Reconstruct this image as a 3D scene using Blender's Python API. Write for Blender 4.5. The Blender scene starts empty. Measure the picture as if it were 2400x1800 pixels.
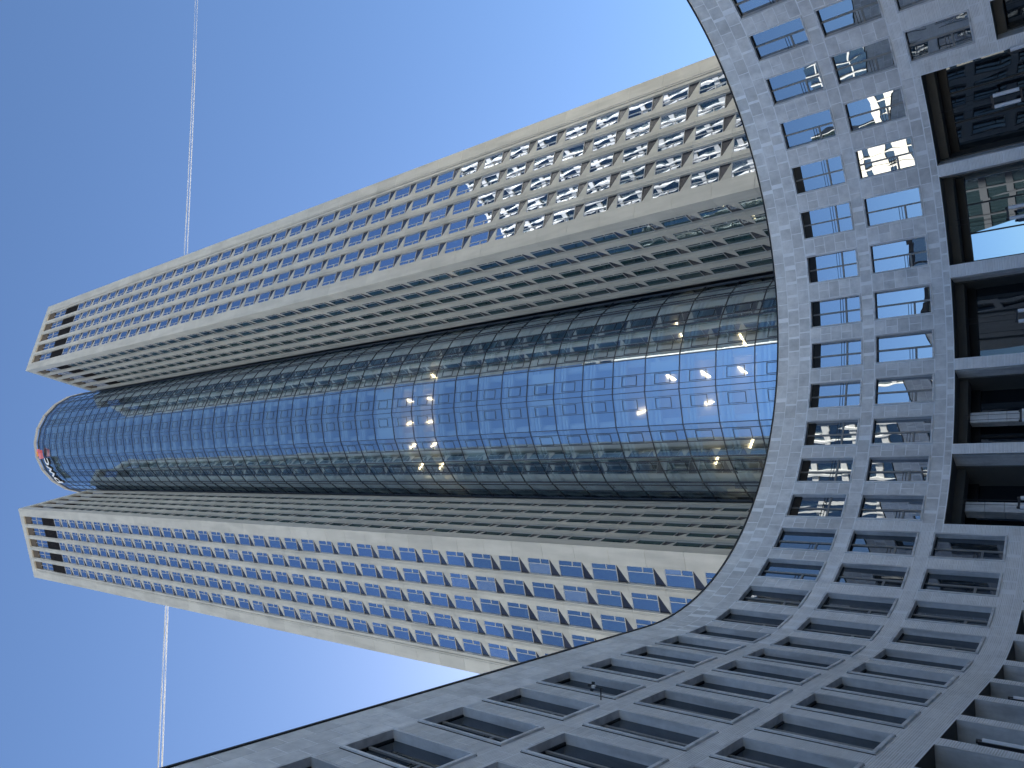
import bpy, math, random
import numpy as np
from mathutils import Matrix, Vector

random.seed(7)
rng = np.random.default_rng(7)
SC = bpy.context.scene
COL = SC.collection
EYE = 1.6                      # camera height above the paving

# ------------------------------------------------------------------ camera
RT = np.array([-0.10433, -0.99454, 0.0])
cam_vp = np.array([-964.37 - 1200.0, 1126.04 - 900.0, 1827.5])   # where the verticals of the photograph meet
UP = cam_vp / np.linalg.norm(cam_vp)
HZ = np.array([0, 0, 1.0]) - UP * UP[2]
HZ /= np.linalg.norm(HZ)
RT = np.cross(HZ, UP)
FPX = 1827.5
cam_d = bpy.data.cameras.new('camera')
cam = bpy.data.objects.new('camera', cam_d)
COL.objects.link(cam)
cam.matrix_world = Matrix(((RT[0], -RT[1], -RT[2], 0), (HZ[0], -HZ[1], -HZ[2], 0),
                           (UP[0], -UP[1], -UP[2], EYE), (0, 0, 0, 1)))
cam_d.sensor_width = 36.0
cam_d.lens = 36.0 * FPX / 2400.0
cam_d.clip_start = 0.1
cam_d.clip_end = 60000.0
SC.camera = cam

# ------------------------------------------------------------------ sky, sun, exposure
SUN_AZ = math.radians(110.0)     # direction towards the sun, measured from +X towards +Y
SUN_EL = math.radians(32.0)
world = bpy.data.worlds.new('World')
SC.world = world
world.use_nodes = True
wn = world.node_tree
bg = wn.nodes['Background']
sky = wn.nodes.new('ShaderNodeTexSky')
sky.sky_type = 'NISHITA'
sky.sun_disc = False
sky.sun_elevation = SUN_EL
sky.sun_rotation = math.pi / 2 - SUN_AZ
sky.altitude = 100
sky.air_density = 1.0
sky.dust_density = 0.3
sky.ozone_density = 5.5
wn.links.new(sky.outputs[0], bg.inputs[0])
bg.inputs[1].default_value = 0.05
sun_d = bpy.data.lights.new('sun', 'SUN')
sun_d.energy = 5.0
sun_d.angle = math.radians(0.53)
sun_d.color = (1.0, 0.93, 0.80)
sun = bpy.data.objects.new('sun', sun_d)
COL.objects.link(sun)
sdir = Vector((math.cos(SUN_AZ) * math.cos(SUN_EL), math.sin(SUN_AZ) * math.cos(SUN_EL), math.sin(SUN_EL)))
sun.rotation_euler = sdir.to_track_quat('Z', 'Y').to_euler()
sun.location = (60, 40, 150)
SC.view_settings.view_transform = 'Standard'
SC.view_settings.look = 'None'
SC.view_settings.gamma = 1.0
SC.view_settings.exposure = 2.08
SC.view_settings.use_curve_mapping = False


# ------------------------------------------------------------------ materials
def new_mat(name):
    m = bpy.data.materials.new(name)
    m.use_nodes = True
    return m, m.node_tree, m.node_tree.nodes['Principled BSDF']


def node(nt, kind, **kw):
    n = nt.nodes.new(kind)
    for k, v in kw.items():
        setattr(n, k, v)
    return n


def piece_random(nt):
    "a random value per piece: works for single objects and for joined pieces"
    g = node(nt, 'ShaderNodeNewGeometry')
    o = node(nt, 'ShaderNodeObjectInfo')
    a = node(nt, 'ShaderNodeMath', operation='ADD')
    nt.links.new(g.outputs['Random Per Island'], a.inputs[0])
    nt.links.new(o.outputs['Random'], a.inputs[1])
    f = node(nt, 'ShaderNodeMath', operation='FRACT')
    nt.links.new(a.outputs[0], f.inputs[0])
    return f.outputs[0]


def surf(name, color, rough=0.6, spec=0.4, var=0.0, noise=0.0, nscale=1.5, metal=0.0, bump=0.0, bscale=20.0, stretch=None,
         tint=None, stain=0.0, stain_scale=0.35):
    m, nt, p = new_mat(name)
    p.inputs['Roughness'].default_value = rough
    p.inputs['Specular IOR Level'].default_value = spec
    p.inputs['Metallic'].default_value = metal
    geo = node(nt, 'ShaderNodeNewGeometry')
    pos = geo.outputs['Position']
    if stretch:
        mp = node(nt, 'ShaderNodeMapping')
        mp.inputs['Scale'].default_value = stretch
        nt.links.new(pos, mp.inputs[0])
        pos = mp.outputs[0]
    val = None

    def mul(a, b):
        if a is None:
            return b
        k = node(nt, 'ShaderNodeMath', operation='MULTIPLY')
        nt.links.new(a, k.inputs[0])
        nt.links.new(b, k.inputs[1])
        return k.outputs[0]

    def rng_of(src, lo, hi, a=0.0, b=1.0):
        r = node(nt, 'ShaderNodeMapRange')
        r.inputs[1].default_value = a
        r.inputs[2].default_value = b
        r.inputs[3].default_value = lo
        r.inputs[4].default_value = hi
        nt.links.new(src, r.inputs[0])
        return r.outputs[0]
    rnd = None
    if var or tint:
        rnd = piece_random(nt)
    if var:
        val = mul(val, rng_of(rnd, 1 - var, 1 + var))
    if noise:
        n = node(nt, 'ShaderNodeTexNoise')
        n.inputs['Scale'].default_value = nscale
        n.inputs['Detail'].default_value = 6
        n.inputs['Roughness'].default_value = 0.65
        nt.links.new(pos, n.inputs['Vector'])
        val = mul(val, rng_of(n.outputs[0], 1 - noise, 1 + noise, 0.25, 0.75))
    if stain:
        n = node(nt, 'ShaderNodeTexNoise')
        n.inputs['Scale'].default_value = stain_scale
        n.inputs['Detail'].default_value = 8
        mp = node(nt, 'ShaderNodeMapping')
        mp.inputs['Scale'].default_value = (3.0, 3.0, 0.5)
        nt.links.new(geo.outputs['Position'], mp.inputs[0])
        nt.links.new(mp.outputs[0], n.inputs['Vector'])
        val = mul(val, rng_of(n.outputs[0], 1 - stain, 1.0, 0.38, 0.55))
    if val is not None:
        mx = node(nt, 'ShaderNodeVectorMath', operation='SCALE')
        if tint:
            c = node(nt, 'ShaderNodeMix', data_type='RGBA')
            c.inputs[6].default_value = (*color, 1)
            c.inputs[7].default_value = (*tint, 1)
            nt.links.new(rnd, c.inputs[0])
            nt.links.new(c.outputs[2], mx.inputs[0])
        else:
            mx.inputs[0].default_value = color
        nt.links.new(val, mx.inputs['Scale'])
        nt.links.new(mx.outputs[0], p.inputs['Base Color'])
    else:
        p.inputs['Base Color'].default_value = (*color, 1)
    if bump:
        n = node(nt, 'ShaderNodeTexNoise')
        n.inputs['Scale'].default_value = bscale
        n.inputs['Detail'].default_value = 4
        nt.links.new(pos, n.inputs['Vector'])
        b = node(nt, 'ShaderNodeBump')
        b.inputs['Strength'].default_value = bump
        b.inputs['Distance'].default_value = 0.02
        nt.links.new(n.outputs[0], b.inputs['Height'])
        nt.links.new(b.outputs[0], p.inputs['Normal'])
    return m


def glass(name, inner, refl, tint, wave=0.0, wscale=0.5, blinds=0.0, clear=False, clear_col=(0.70, 0.88, 0.88), edge=0.35, rough=0.0):
    "coated facade glass: a mirror of the given strength over a dark room, or over a clear pane"
    m, nt, p = new_mat(name)
    out = nt.nodes['Material Output']
    gl = node(nt, 'ShaderNodeBsdfGlossy')
    gl.inputs['Roughness'].default_value = rough
    gl.inputs['Color'].default_value = (*tint, 1)
    mix = node(nt, 'ShaderNodeMixShader')
    fr = node(nt, 'ShaderNodeLayerWeight')
    fr.inputs['Blend'].default_value = 0.25
    r = node(nt, 'ShaderNodeMapRange')
    r.inputs[3].default_value = refl
    r.inputs[4].default_value = min(1.0, refl + edge)
    nt.links.new(fr.outputs['Fresnel'], r.inputs[0])
    nt.links.new(r.outputs[0], mix.inputs[0])
    if clear:
        t = node(nt, 'ShaderNodeBsdfTransparent')
        t.inputs['Color'].default_value = (*clear_col, 1)
        nt.nodes.remove(p)
        nt.links.new(t.outputs[0], mix.inputs[1])
    else:
        p.inputs['Roughness'].default_value = 0.8
        p.inputs['Specular IOR Level'].default_value = 0.0
        rnd = piece_random(nt)
        cr = node(nt, 'ShaderNodeValToRGB')
        cr.color_ramp.interpolation = 'CONSTANT'
        e = cr.color_ramp.elements
        e[0].position = 0.0
        e[0].color = (*inner, 1)
        e[1].position = 0.6
        e[1].color = (inner[0] * 1.5, inner[1] * 1.5, inner[2] * 1.5, 1)
        if blinds:
            k = e.new(1.0 - blinds)
            k.color = (0.16, 0.19, 0.2, 1)
        nt.links.new(rnd, cr.inputs[0])
        nt.links.new(cr.outputs[0], p.inputs['Base Color'])
        nt.links.new(p.outputs[0], mix.inputs[1])
    if wave:
        geo = node(nt, 'ShaderNodeNewGeometry')
        n = node(nt, 'ShaderNodeTexNoise')
        n.inputs['Scale'].default_value = wscale
        n.inputs['Detail'].default_value = 1.0
        nt.links.new(geo.outputs['Position'], n.inputs['Vector'])
        b = node(nt, 'ShaderNodeBump')
        b.inputs['Strength'].default_value = 1.0
        b.inputs['Distance'].default_value = wave
        nt.links.new(n.outputs[0], b.inputs['Height'])
        nt.links.new(b.outputs[0], gl.inputs['Normal'])
    nt.links.new(gl.outputs[0], mix.inputs[2])
    nt.links.new(mix.outputs[0], out.inputs[0])
    return m


def glow(name, color, strength):
    m, nt, p = new_mat(name)
    p.inputs['Emission Color'].default_value = (*color, 1)
    p.inputs['Emission Strength'].default_value = strength
    return m


M = {}
M['tower_stone'] = surf('tower_stone', (0.475, 0.462, 0.415), 0.55, 0.35, var=0.06, noise=0.07, nscale=0.5, stain=0.13)
M['tower_core'] = surf('tower_core', (0.12, 0.12, 0.12), 0.8)
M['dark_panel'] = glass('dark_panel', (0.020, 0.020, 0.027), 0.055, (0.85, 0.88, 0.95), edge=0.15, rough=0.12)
M['alu'] = surf('alu', (0.42, 0.43, 0.44), 0.4, 0.5)
M['dark_alu'] = surf('dark_alu', (0.055, 0.06, 0.07), 0.4, 0.5)
M['brown'] = surf('brown', (0.10, 0.075, 0.05), 0.7)
M['louvre'] = surf('louvre', (0.012, 0.012, 0.016), 0.6)
M['tower_glass'] = glass('tower_glass', (0.012, 0.026, 0.028), 0.42, (0.72, 0.80, 0.98), wave=0.006, wscale=0.5, blinds=0.06)
M['drum_glass'] = glass('drum_glass', (0, 0, 0), 0.62, (0.75, 0.87, 1.0), wave=0.0012, wscale=0.4, clear=True, clear_col=(0.78, 0.95, 1.0), edge=0.02)
M['inner_glass'] = glass('inner_glass', (0.010, 0.030, 0.030), 0.09, (0.75, 0.85, 0.90), wave=0.004, wscale=0.5, edge=0.12)
M['ceiling'] = surf('ceiling', (0.80, 0.82, 0.82), 0.8)
M['drum_core'] = surf('drum_core', (0.55, 0.58, 0.58), 0.8)
M['rail'] = surf('rail', (0.88, 0.90, 0.90), 0.5)
M['lit'] = glow('lit', (1.0, 0.66, 0.36), 9.0)
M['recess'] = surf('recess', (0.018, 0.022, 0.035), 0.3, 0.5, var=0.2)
M['stone'] = surf('stone', (0.69, 0.68, 0.665), 0.55, 0.45, var=0.06, noise=0.20, nscale=2.2, bump=0.25, bscale=35,
                  stretch=(1, 1, 1), tint=(0.74, 0.73, 0.715), stain=0.14)
M['stone_rib'] = surf('stone_rib', (0.74, 0.725, 0.70), 0.6, 0.4, var=0.07, noise=0.12, nscale=3.0, bump=0.2, bscale=50,
                      tint=(0.78, 0.765, 0.74), stain=0.08)
M['mortar'] = surf('mortar', (0.90, 0.90, 0.90), 0.8, noise=0.1)
M['frame_stone'] = surf('frame_stone', (0.72, 0.715, 0.71), 0.5, 0.4, var=0.05, noise=0.12, nscale=4.0, stain=0.28, stain_scale=0.8)
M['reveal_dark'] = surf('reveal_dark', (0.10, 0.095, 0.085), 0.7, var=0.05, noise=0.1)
M['black'] = surf('black', (0.012, 0.012, 0.013), 0.45)
M['mullion'] = surf('mullion', (0.24, 0.235, 0.225), 0.4, 0.5)
M['base_glass'] = glass('base_glass', (0.010, 0.013, 0.014), 0.50, (0.80, 0.86, 0.95), wave=0.0025, wscale=0.8, edge=-0.25)
M['portal_glass'] = glass('portal_glass', (0.006, 0.007, 0.009), 0.09, (0.70, 0.80, 0.92), wave=0.005, wscale=0.5, edge=0.1)
M['portal_mirror'] = glass('portal_mirror', (0.006, 0.007, 0.009), 0.55, (0.70, 0.82, 0.95), wave=0.002, wscale=0.4)
M['tube'] = surf('tube', (0.80, 0.81, 0.84), 0.35, 0.5)
M['steel'] = surf('steel', (0.03, 0.03, 0.035), 0.4, 0.5)
M['letter_white'] = surf('letter_white', (0.80, 0.80, 0.80), 0.5)
M['logo_pink'] = surf('logo_pink', (0.72, 0.22, 0.26), 0.5)
M['logo_orange'] = surf('logo_orange', (0.80, 0.30, 0.05), 0.5)
M['logo_red'] = surf('logo_red', (0.66, 0.14, 0.16), 0.5)
M['paving'] = surf('paving', (0.42, 0.41, 0.39), 0.8, noise=0.1)
M['roof'] = surf('roof', (0.25, 0.25, 0.25), 0.8)
M['white_band'] = surf('white_band', (0.70, 0.70, 0.68), 0.6)
M['neigh_glass'] = glass('neigh_glass', (0.012, 0.020, 0.022), 0.18, (0.7, 0.8, 0.9))
M['neigh_wall'] = surf('neigh_wall', (0.03, 0.03, 0.034), 0.7)
M['pale_rib'] = surf('pale_rib', (0.55, 0.55, 0.53), 0.6)
M['cream'] = surf('cream', (0.58, 0.55, 0.48), 0.7)


# ------------------------------------------------------------------ mesh helpers
class MB:
    "collects polygons, each with a material, into one mesh"

    def __init__(s):
        s.v, s.f, s.m, s.mats = [], [], [], []

    def mi(s, mat):
        if mat not in s.mats:
            s.mats.append(mat)
        return s.mats.index(mat)

    def poly(s, pts, mat):
        b = len(s.v)
        s.v += [tuple(p) for p in pts]
        s.f.append(tuple(range(b, b + len(pts))))
        s.m.append(s.mi(mat))

    def add(s, verts, faces, mat):
        b = len(s.v)
        s.v += [tuple(p) for p in verts]
        k = s.mi(mat)
        for f in faces:
            s.f.append(tuple(b + i for i in f))
            s.m.append(k)

    def box(s, lo, hi, mat, T=None):
        (x0, y0, z0), (x1, y1, z1) = lo, hi
        v = [(x0, y0, z0), (x1, y0, z0), (x1, y1, z0), (x0, y1, z0), (x0, y0, z1), (x1, y0, z1), (x1, y1, z1), (x0, y1, z1)]
        if T is not None:
            v = [tuple(T @ Vector(p)) for p in v]
        s.add(v, [(0, 3, 2, 1), (4, 5, 6, 7), (0, 1, 5, 4), (1, 2, 6, 5), (2, 3, 7, 6), (3, 0, 4, 7)], mat)

    def prism(s, pts, z0, z1, mat):
        "vertical prism over a counter-clockwise plan outline"
        n = len(pts)
        v = [(x, y, z0) for x, y in pts] + [(x, y, z1) for x, y in pts]
        f = [tuple(range(n - 1, -1, -1)), tuple(range(n, 2 * n))]
        f += [(i, (i + 1) % n, n + (i + 1) % n, n + i) for i in range(n)]
        s.add(v, f, mat)

    def tube(s, a, b, r, mat, n=10):
        a, b = Vector(a), Vector(b)
        d = (b - a).normalized()
        u = d.orthogonal().normalized()
        w = d.cross(u)
        v = []
        for c in (a, b):
            for i in range(n):
                t = 2 * math.pi * i / n
                v.append(c + u * (r * math.cos(t)) + w * (r * math.sin(t)))
        f = [(i, (i + 1) % n, n + (i + 1) % n, n + i) for i in range(n)]
        f += [tuple(range(n - 1, -1, -1)), tuple(range(n, 2 * n))]
        s.add(v, f, mat)

    def mesh(s, name):
        me = bpy.data.meshes.new(name)
        me.from_pydata(s.v, [], s.f)
        for k in s.mats:
            me.materials.append(M[k])
        me.polygons.foreach_set('material_index', s.m)
        me.update()
        return me

    def build(s, name, parent=None, label=None, loc=None):
        return link(name, s.mesh(name), parent, label=label)


def link(name, me, parent=None, mat=None, label=None):
    o = bpy.data.objects.new(name, me)
    COL.objects.link(o)
    if parent is not None:
        o.parent = parent
    if mat is not None:
        o.matrix_world = mat if parent is None else mat
        if parent is not None:
            o.matrix_parent_inverse = Matrix()
            o.matrix_basis = WORLD[parent.name].inverted() @ mat
            WORLD[o.name] = mat
    elif parent is not None:
        o.matrix_basis = WORLD[parent.name].inverted()
        WORLD[o.name] = Matrix()
    if label:
        o['label'] = label
    return o


WORLD = {}


def thing(name, label, cat, loc=(0, 0, 0), group=None):
    o = bpy.data.objects.new(name, None)
    COL.objects.link(o)
    o.location = loc
    o.empty_display_size = 0.5
    WORLD[o.name] = Matrix.Translation(loc)
    o['label'] = label
    o['category'] = cat
    if group:
        o['group'] = group
    return o


def frame_m(org, ux, uy):
    "matrix with local x = ux, y = uy (both horizontal), z up"
    return Matrix(((ux[0], uy[0], 0, org[0]), (ux[1], uy[1], 0, org[1]), (0, 0, 1, org[2]), (0, 0, 0, 1)))


def project(p):
    d = np.array(p) - np.array([0, 0, EYE])
    v = RT * d[0] + HZ * d[1] + UP * d[2]
    if v[2] < 0.1:
        return None
    return 1200 + FPX * v[0] / v[2], 900 + FPX * v[1] / v[2]


def shown(mat, w, h):
    "pixels an upright w x h piece covers in the photograph (0 when outside it)"
    pts = [project(mat @ Vector(q)) for q in ((0, 0, 0), (w, 0, 0), (w, 0, h), (0, 0, h))]
    if any(p is None for p in pts):
        return 0.0
    if not any(-60 < p[0] < 2460 and -60 < p[1] < 1860 for p in pts):
        return 0.0
    a = 0.0
    for i in range(4):
        (x0, y0), (x1, y1) = pts[i], pts[(i + 1) % 4]
        a += x0 * y1 - x1 * y0
    return abs(a) / 2


class Pieces:
    "alike pieces: the ones that show largest become objects, the rest one joined part"

    def __init__(s, name, parent, limit=300):
        s.name, s.parent, s.limit, s.items = name, parent, limit, []

    def put(s, protos, mat, size):
        "protos: list of (name, MB, shared mesh); the first is the piece, the others its sub-parts"
        s.items.append((size, protos, mat))

    def emit(s):
        s.items.sort(key=lambda t: -t[0])
        rest = MB()
        for size, protos, mat in s.items[:s.limit]:
            nm, mb, me = protos[0]
            o = link(nm, me, s.parent, mat)
            for nm2, mb2, me2 in protos[1:]:
                mm = mat
                if nm2 == 'pane':          # panes are never quite flush with each other
                    mm = mat @ Matrix.Rotation(rng.normal(0, 0.004), 4, 'Z') @ Matrix.Rotation(rng.normal(0, 0.003), 4, 'X')
                link(nm2, me2, o, mm)
        for size, protos, mat in s.items[s.limit:]:
            for nm, mb, me in protos:
                A = np.array(mat)
                v = np.array(mb.v) @ A[:3, :3].T + A[:3, 3]
                b = len(rest.v)
                rest.v += [tuple(q) for q in v]
                idx = [rest.mi(k) for k in mb.mats]
                rest.f += [tuple(b + i for i in f) for f in mb.f]
                rest.m += [idx[k] for k in mb.m]
        if rest.v:
            o = rest.build(s.name, s.parent)
            o['kind'] = 'stuff'


def proto(name, mb):
    return (name, mb, mb.mesh(name))


def uu(a):
    return np.array([math.cos(a), math.sin(a)])


# ------------------------------------------------------------------ ground
g = MB()
g.poly([(-3000, -3000, 0), (3000, -3000, 0), (3000, 3000, 0), (-3000, 3000, 0)], 'paving')
go = g.build('ground')
go['kind'] = 'structure'

# ================================================================== OFFICE TOWER
AX = math.radians(98.16)
RA = np.array([14.596, 65.850])
LB = np.array([-16.378, 61.485])
A_R, A_L = math.radians(22.684), math.radians(173.648)
W_FRONT, W_IN = 16.08, 15.09
TOP = 200.0 + EYE
FLOOR = 4.02
HEAD0 = 36.4 + EYE            # a window head
WIN_H = 2.87
tower = thing('office_tower', 'tall stone and glass tower with a round blue glass core between two wings', 'office tower',
              (-1.0, 78.0, 0))

# ---- wings: window module. x runs along the face, y outwards, z up; origin at the head on the corner side
BACK = -0.34


def window_protos(w, sgn, glz):
    X = lambda x: sgn * x

    def bx(mb, x0, x1, y0, y1, z0, z1, m):
        a, b = sorted((X(x0), X(x1)))
        mb.box((a, y0, z0), (b, y1, z1), m)
    fr = MB()
    t = 0.055
    yb, yf = BACK - 0.03, BACK + 0.05
    bx(fr, 0, w, yb, yf, -t, 0, 'alu')
    bx(fr, 0, w, yb, yf, -WIN_H, -WIN_H + t, 'alu')
    bx(fr, 0, t, yb, yf, -WIN_H + t, -t, 'alu')
    bx(fr, w - t, w, yb, yf, -WIN_H + t, -t, 'alu')
    xm = 0.31 * w
    bx(fr, xm, xm + 0.07, yb, yf, -WIN_H + t, -t, 'alu')
    zm = -0.60 * WIN_H
    bx(fr, t, xm, yb, yf, zm - 0.045, zm + 0.045, 'alu')
    gl = MB()
    for x0, x1, z0, z1 in ((t, xm, -WIN_H + t, zm - 0.045), (t, xm, zm + 0.045, -t), (xm + 0.07, w - t, -WIN_H + t, -t)):
        a, b = sorted((X(x0), X(x1)))
        e = rng.uniform(-0.004, 0.004, 4)
        gl.poly([(a, BACK + e[0], z0), (b, BACK + e[1], z0), (b, BACK + e[2], z1), (a, BACK + e[3], z1)], glz)
    sp = MB()
    zt, zb = -WIN_H - 0.005, -FLOOR + 0.005
    y0, y1 = BACK + 0.02, BACK - 0.03
    # a slanting fold: a pale plate on the corner side, a dark sunk plate beside it
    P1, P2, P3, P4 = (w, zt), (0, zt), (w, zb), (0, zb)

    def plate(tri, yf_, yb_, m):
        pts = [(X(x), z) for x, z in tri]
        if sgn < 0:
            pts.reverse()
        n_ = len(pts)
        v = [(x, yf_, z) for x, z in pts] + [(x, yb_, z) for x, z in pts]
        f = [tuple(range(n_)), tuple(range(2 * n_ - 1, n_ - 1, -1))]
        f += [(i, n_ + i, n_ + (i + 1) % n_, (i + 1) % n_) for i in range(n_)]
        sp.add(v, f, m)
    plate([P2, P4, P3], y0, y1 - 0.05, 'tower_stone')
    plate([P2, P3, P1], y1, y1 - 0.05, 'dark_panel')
    return [proto('window', fr), proto('pane', gl), proto('spandrel_panel', sp)]


def pilaster_proto(w, sgn):
    mb = MB()
    h = FLOOR - 0.02
    prof = [(0, BACK - .08), (0, -0.10), (0.16, -0.10), (0.16, -0.05), (0.27, -0.05), (0.27, 0), (w - 0.24, 0), (w - 0.24, -0.05), (w - 0.14, -0.05),
            (w - 0.14, -0.10), (w, -0.10), (w, BACK - .08)]
    pts = [(sgn * x, y) for x, y in prof]
    if sgn > 0:
        pts = pts[::-1]
    mb.prism(pts, -h, 0, 'tower_stone')
    return [proto('pilaster_panel', mb)]


windows = Pieces('window', tower, 300)
pil = Pieces('pilaster_panel', tower, 300)
corners = Pieces('corner_panel', tower, 300)
edges = Pieces('edge_panel', tower, 300)
K_TOP, K_BOT = 36, -3


def make_wing(O, u1, n1, u2, n2, label):
    "u1/n1: front face along/outward; u2/n2: inner face along/outward; O: the near corner"
    s1 = 1 if u1[0] * n1[1] - u1[1] * n1[0] > 0 else -1
    s2 = -s1
    body = MB()
    q = lambda a, b: tuple(O + u1 * a + u2 * b)
    out = [q(0.5, 0.5), q(W_FRONT, 0.5), q(W_FRONT, W_IN), q(0.5, W_IN)]
    if s1 > 0:
        out = out[::-1]
    body.prism(out, 0, TOP - 0.6, 'tower_core')
    body.build('wing_core', tower)
    for face, (u, n, s, w0, pitch, ww, wend) in enumerate(((u1, n1, s1, 1.76, 2.60, 1.76, W_FRONT), (u2, n2, s2, 1.60, 2.68, 1.76, W_IN))):
        T = frame_m((O[0], O[1], 0), u * s, n)          # local x = s * distance along the face
        protos = window_protos(ww, s, 'inner_glass' if face else 'tower_glass')
        pp = pilaster_proto(pitch - ww, s)
        z_last = 0
        for i in range(5):
            x = s * (w0 + pitch * i)
            for k in range(K_BOT + 1, K_TOP + 1):
                z = HEAD0 + FLOOR * k
                m = T @ Matrix.Translation((x, 0, z))
                sz = shown(m @ Matrix.Translation((0, 0, -WIN_H)), s * ww, WIN_H)
                # alike panes are never quite flush with each other
                windows.put(protos, m, sz)
            if i < 4:
                for k in range(K_BOT - 1, K_TOP + 5):
                    z = HEAD0 + FLOOR * k
                    if z > TOP - 2.2:
                        continue
                    m = T @ Matrix.Translation((x + s * ww, 0, z))
                    pil.put(pp, m, shown(m @ Matrix.Translation((0, 0, -FLOOR)), s * (pitch - ww), FLOOR))
        # top stretch of each pilaster below the crown beam
        zt = HEAD0 + FLOOR * (K_TOP + 4)
        zc = TOP - 2.05
        while zt > zc - 0.3:
            zt -= FLOOR
        for i in range(4):
            x0 = w0 + pitch * i + ww
            mb = MB()
            a, b = sorted((s * (x0 + 0.02), s * (x0 + pitch - ww - 0.02)))
            mb.box((a, BACK - 0.6, zt + 0.02), (b, -0.003, zc - 0.01), 'tower_stone', T)
            mb.build('pilaster_cap', tower)
        # crown: open gallery with glass, dark louvre band, beam
        zh = HEAD0 + FLOOR * K_TOP
        a, b = s * w0, s * (w0 + 4 * pitch + ww)
        a, b = min(a, b), max(a, b)
        ga = MB()
        ga.poly([tuple(T @ Vector(v)) for v in ((a, -0.46, zh + 7.2), (b, -0.46, zh + 7.2), (b, -0.46, zh + 13.7), (a, -0.46, zh + 13.7))], 'tower_glass')
        for i in range(5):
            for xx in (0.0, 0.86):
                x0 = s * (w0 + pitch * i + xx * 1.0)
                ga.box((x0 - 0.04, -0.50, zh + 7.2), (x0 + 0.04, -0.38, zh + 13.7), 'alu', T)
        ga.box((a, -0.5, zh + 10.3), (b, -0.38, zh + 10.42), 'alu', T)
        ga.build('gallery_glazing', tower)
        lo = MB()
        lo.box((a, -0.48, zh + 0.35), (b, -0.42, zh + 7.2), 'louvre', T)
        for j in range(int(6.6 / 0.3)):
            lo.box((a, -0.42, zh + 0.5 + 0.3 * j), (b, -0.36, zh + 0.54 + 0.3 * j), 'louvre', T)
        lo.build('louvre_band', tower)
        so = MB()
        so.box((a, -0.49, zh + 13.7), (b, -0.30, zc - 0.02), 'brown', T)
        so.build('gallery_soffit', tower)
        bm = MB()
        x0, x1 = s * (0.0 if face == 0 else 0.5), s * wend
        x0, x1 = min(x0, x1), max(x0, x1)
        bm.box((x0, -0.49, zc), (x1, -0.001 if face == 0 else -0.002, TOP), 'tower_stone', T)
        bm.build('crown_beam', tower)
        # louvre at the foot of the shaft
        lo = MB()
        zl = HEAD0 + FLOOR * K_BOT + 1.15
        lo.box((a, BACK - 0.15, 0), (b, BACK - 0.12, zl), 'louvre', T)
        for j in range(60):
            lo.box((a, BACK - 0.12, zl - 0.2 * j - 0.05), (b, BACK - 0.06, zl - 0.2 * j - 0.02), 'louvre', T)
        lo.build('louvre_band', tower)
        # outer edge of the front face, end of the inner face
        xe = w0 + 4 * pitch + ww
        if face == 0:
            prof = [(xe + .01, -0.5), (xe + .01, -0.10), (xe + 0.30, -0.10), (xe + 0.30, -0.16), (xe + 0.40, -0.16), (xe + 0.40, -0.05), (xe + 0.58, -0.05),
                    (xe + 0.58, 0.0), (wend, 0.0), (wend, -0.5)]
            pts = [(s * x, y) for x, y in prof]
            if s > 0:
                pts = pts[::-1]
            mb = MB()
            mb.prism(pts, -FLOOR + 0.02, 0, 'tower_stone')
            pe = [proto('edge_panel', mb)]
            for k in range(K_BOT - 5, K_TOP + 5):
                z = HEAD0 + FLOOR * k
                if z > zc:
                    continue
                m = T @ Matrix.Translation((0, 0, z))
                edges.put(pe, m, shown(m @ Matrix.Translation((s * xe, 0, -FLOOR)), s * 2, FLOOR))
            mb = MB()
            mb.prism(pts, zt + 0.02, zc - 0.01, 'tower_stone')
            mb.v = [tuple(T @ Vector(v)) for v in mb.v]
            mb.build('edge_panel', tower)
        else:
            mb = MB()
            for x0, x1, y1 in ((xe + .01, xe + 0.35, -0.06), (xe + 0.35, wend - .25, 0.0), (wend - .25, wend, -0.10)):
                aa, bb = sorted((s * x0, s * x1))
                mb.box((aa, -0.5, 0), (bb, y1, zc - 0.01), 'tower_stone', T)
            mb.build('end_strip', tower)
    # corner panels, one L-shaped piece per storey
    T = frame_m((O[0], O[1], 0), u1 * s1, n1)
    # in this frame the inner face runs along -y, the front along s1 * x
    mb = MB()
    L = [(0, 0), (1.63, 0), (1.63, -0.06), (1.74, -0.06), (1.74, -0.5), (0.5, -0.5), (0.5, -1.58), (0.06, -1.58), (0.06, -1.47), (0, -1.47)]
    pts = [(s1 * x, y) for x, y in L]
    if s1 > 0:
        pts = pts[::-1]
    mb.prism(pts, -FLOOR + 0.025, 0, 'tower_stone')
    pc = [proto('corner_panel', mb)]
    zc = TOP - 2.05
    zl = 0
    for k in range(K_BOT - 5, K_TOP + 5):
        z = HEAD0 + 1.6 + FLOOR * k
        if z > zc:
            continue
        m = T @ Matrix.Translation((0, 0, z))
        corners.put(pc, m, shown(m @ Matrix.Translation((0, 0, -FLOOR)), s1 * 2.2, FLOOR))
        zl = z
    mb = MB()
    mb.prism(pts, zl + 0.02, zc - 0.004, 'tower_stone')
    mb.v = [tuple(T @ Vector(v)) for v in mb.v]
    mb.build('corner_panel', tower)
    # dark recess wall from the end of the inner face to the round core
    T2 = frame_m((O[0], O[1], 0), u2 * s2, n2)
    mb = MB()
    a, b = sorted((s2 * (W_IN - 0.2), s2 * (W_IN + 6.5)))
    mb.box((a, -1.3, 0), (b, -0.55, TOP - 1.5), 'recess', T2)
    for x in (0.55, 1.6, 1.75, 2.9):
        x0 = s2 * (W_IN + x)
        mb.box((x0 - 0.05, -0.55, 0), (x0 + 0.05, -0.40, TOP - 1.5), 'mullion', T2)
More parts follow.
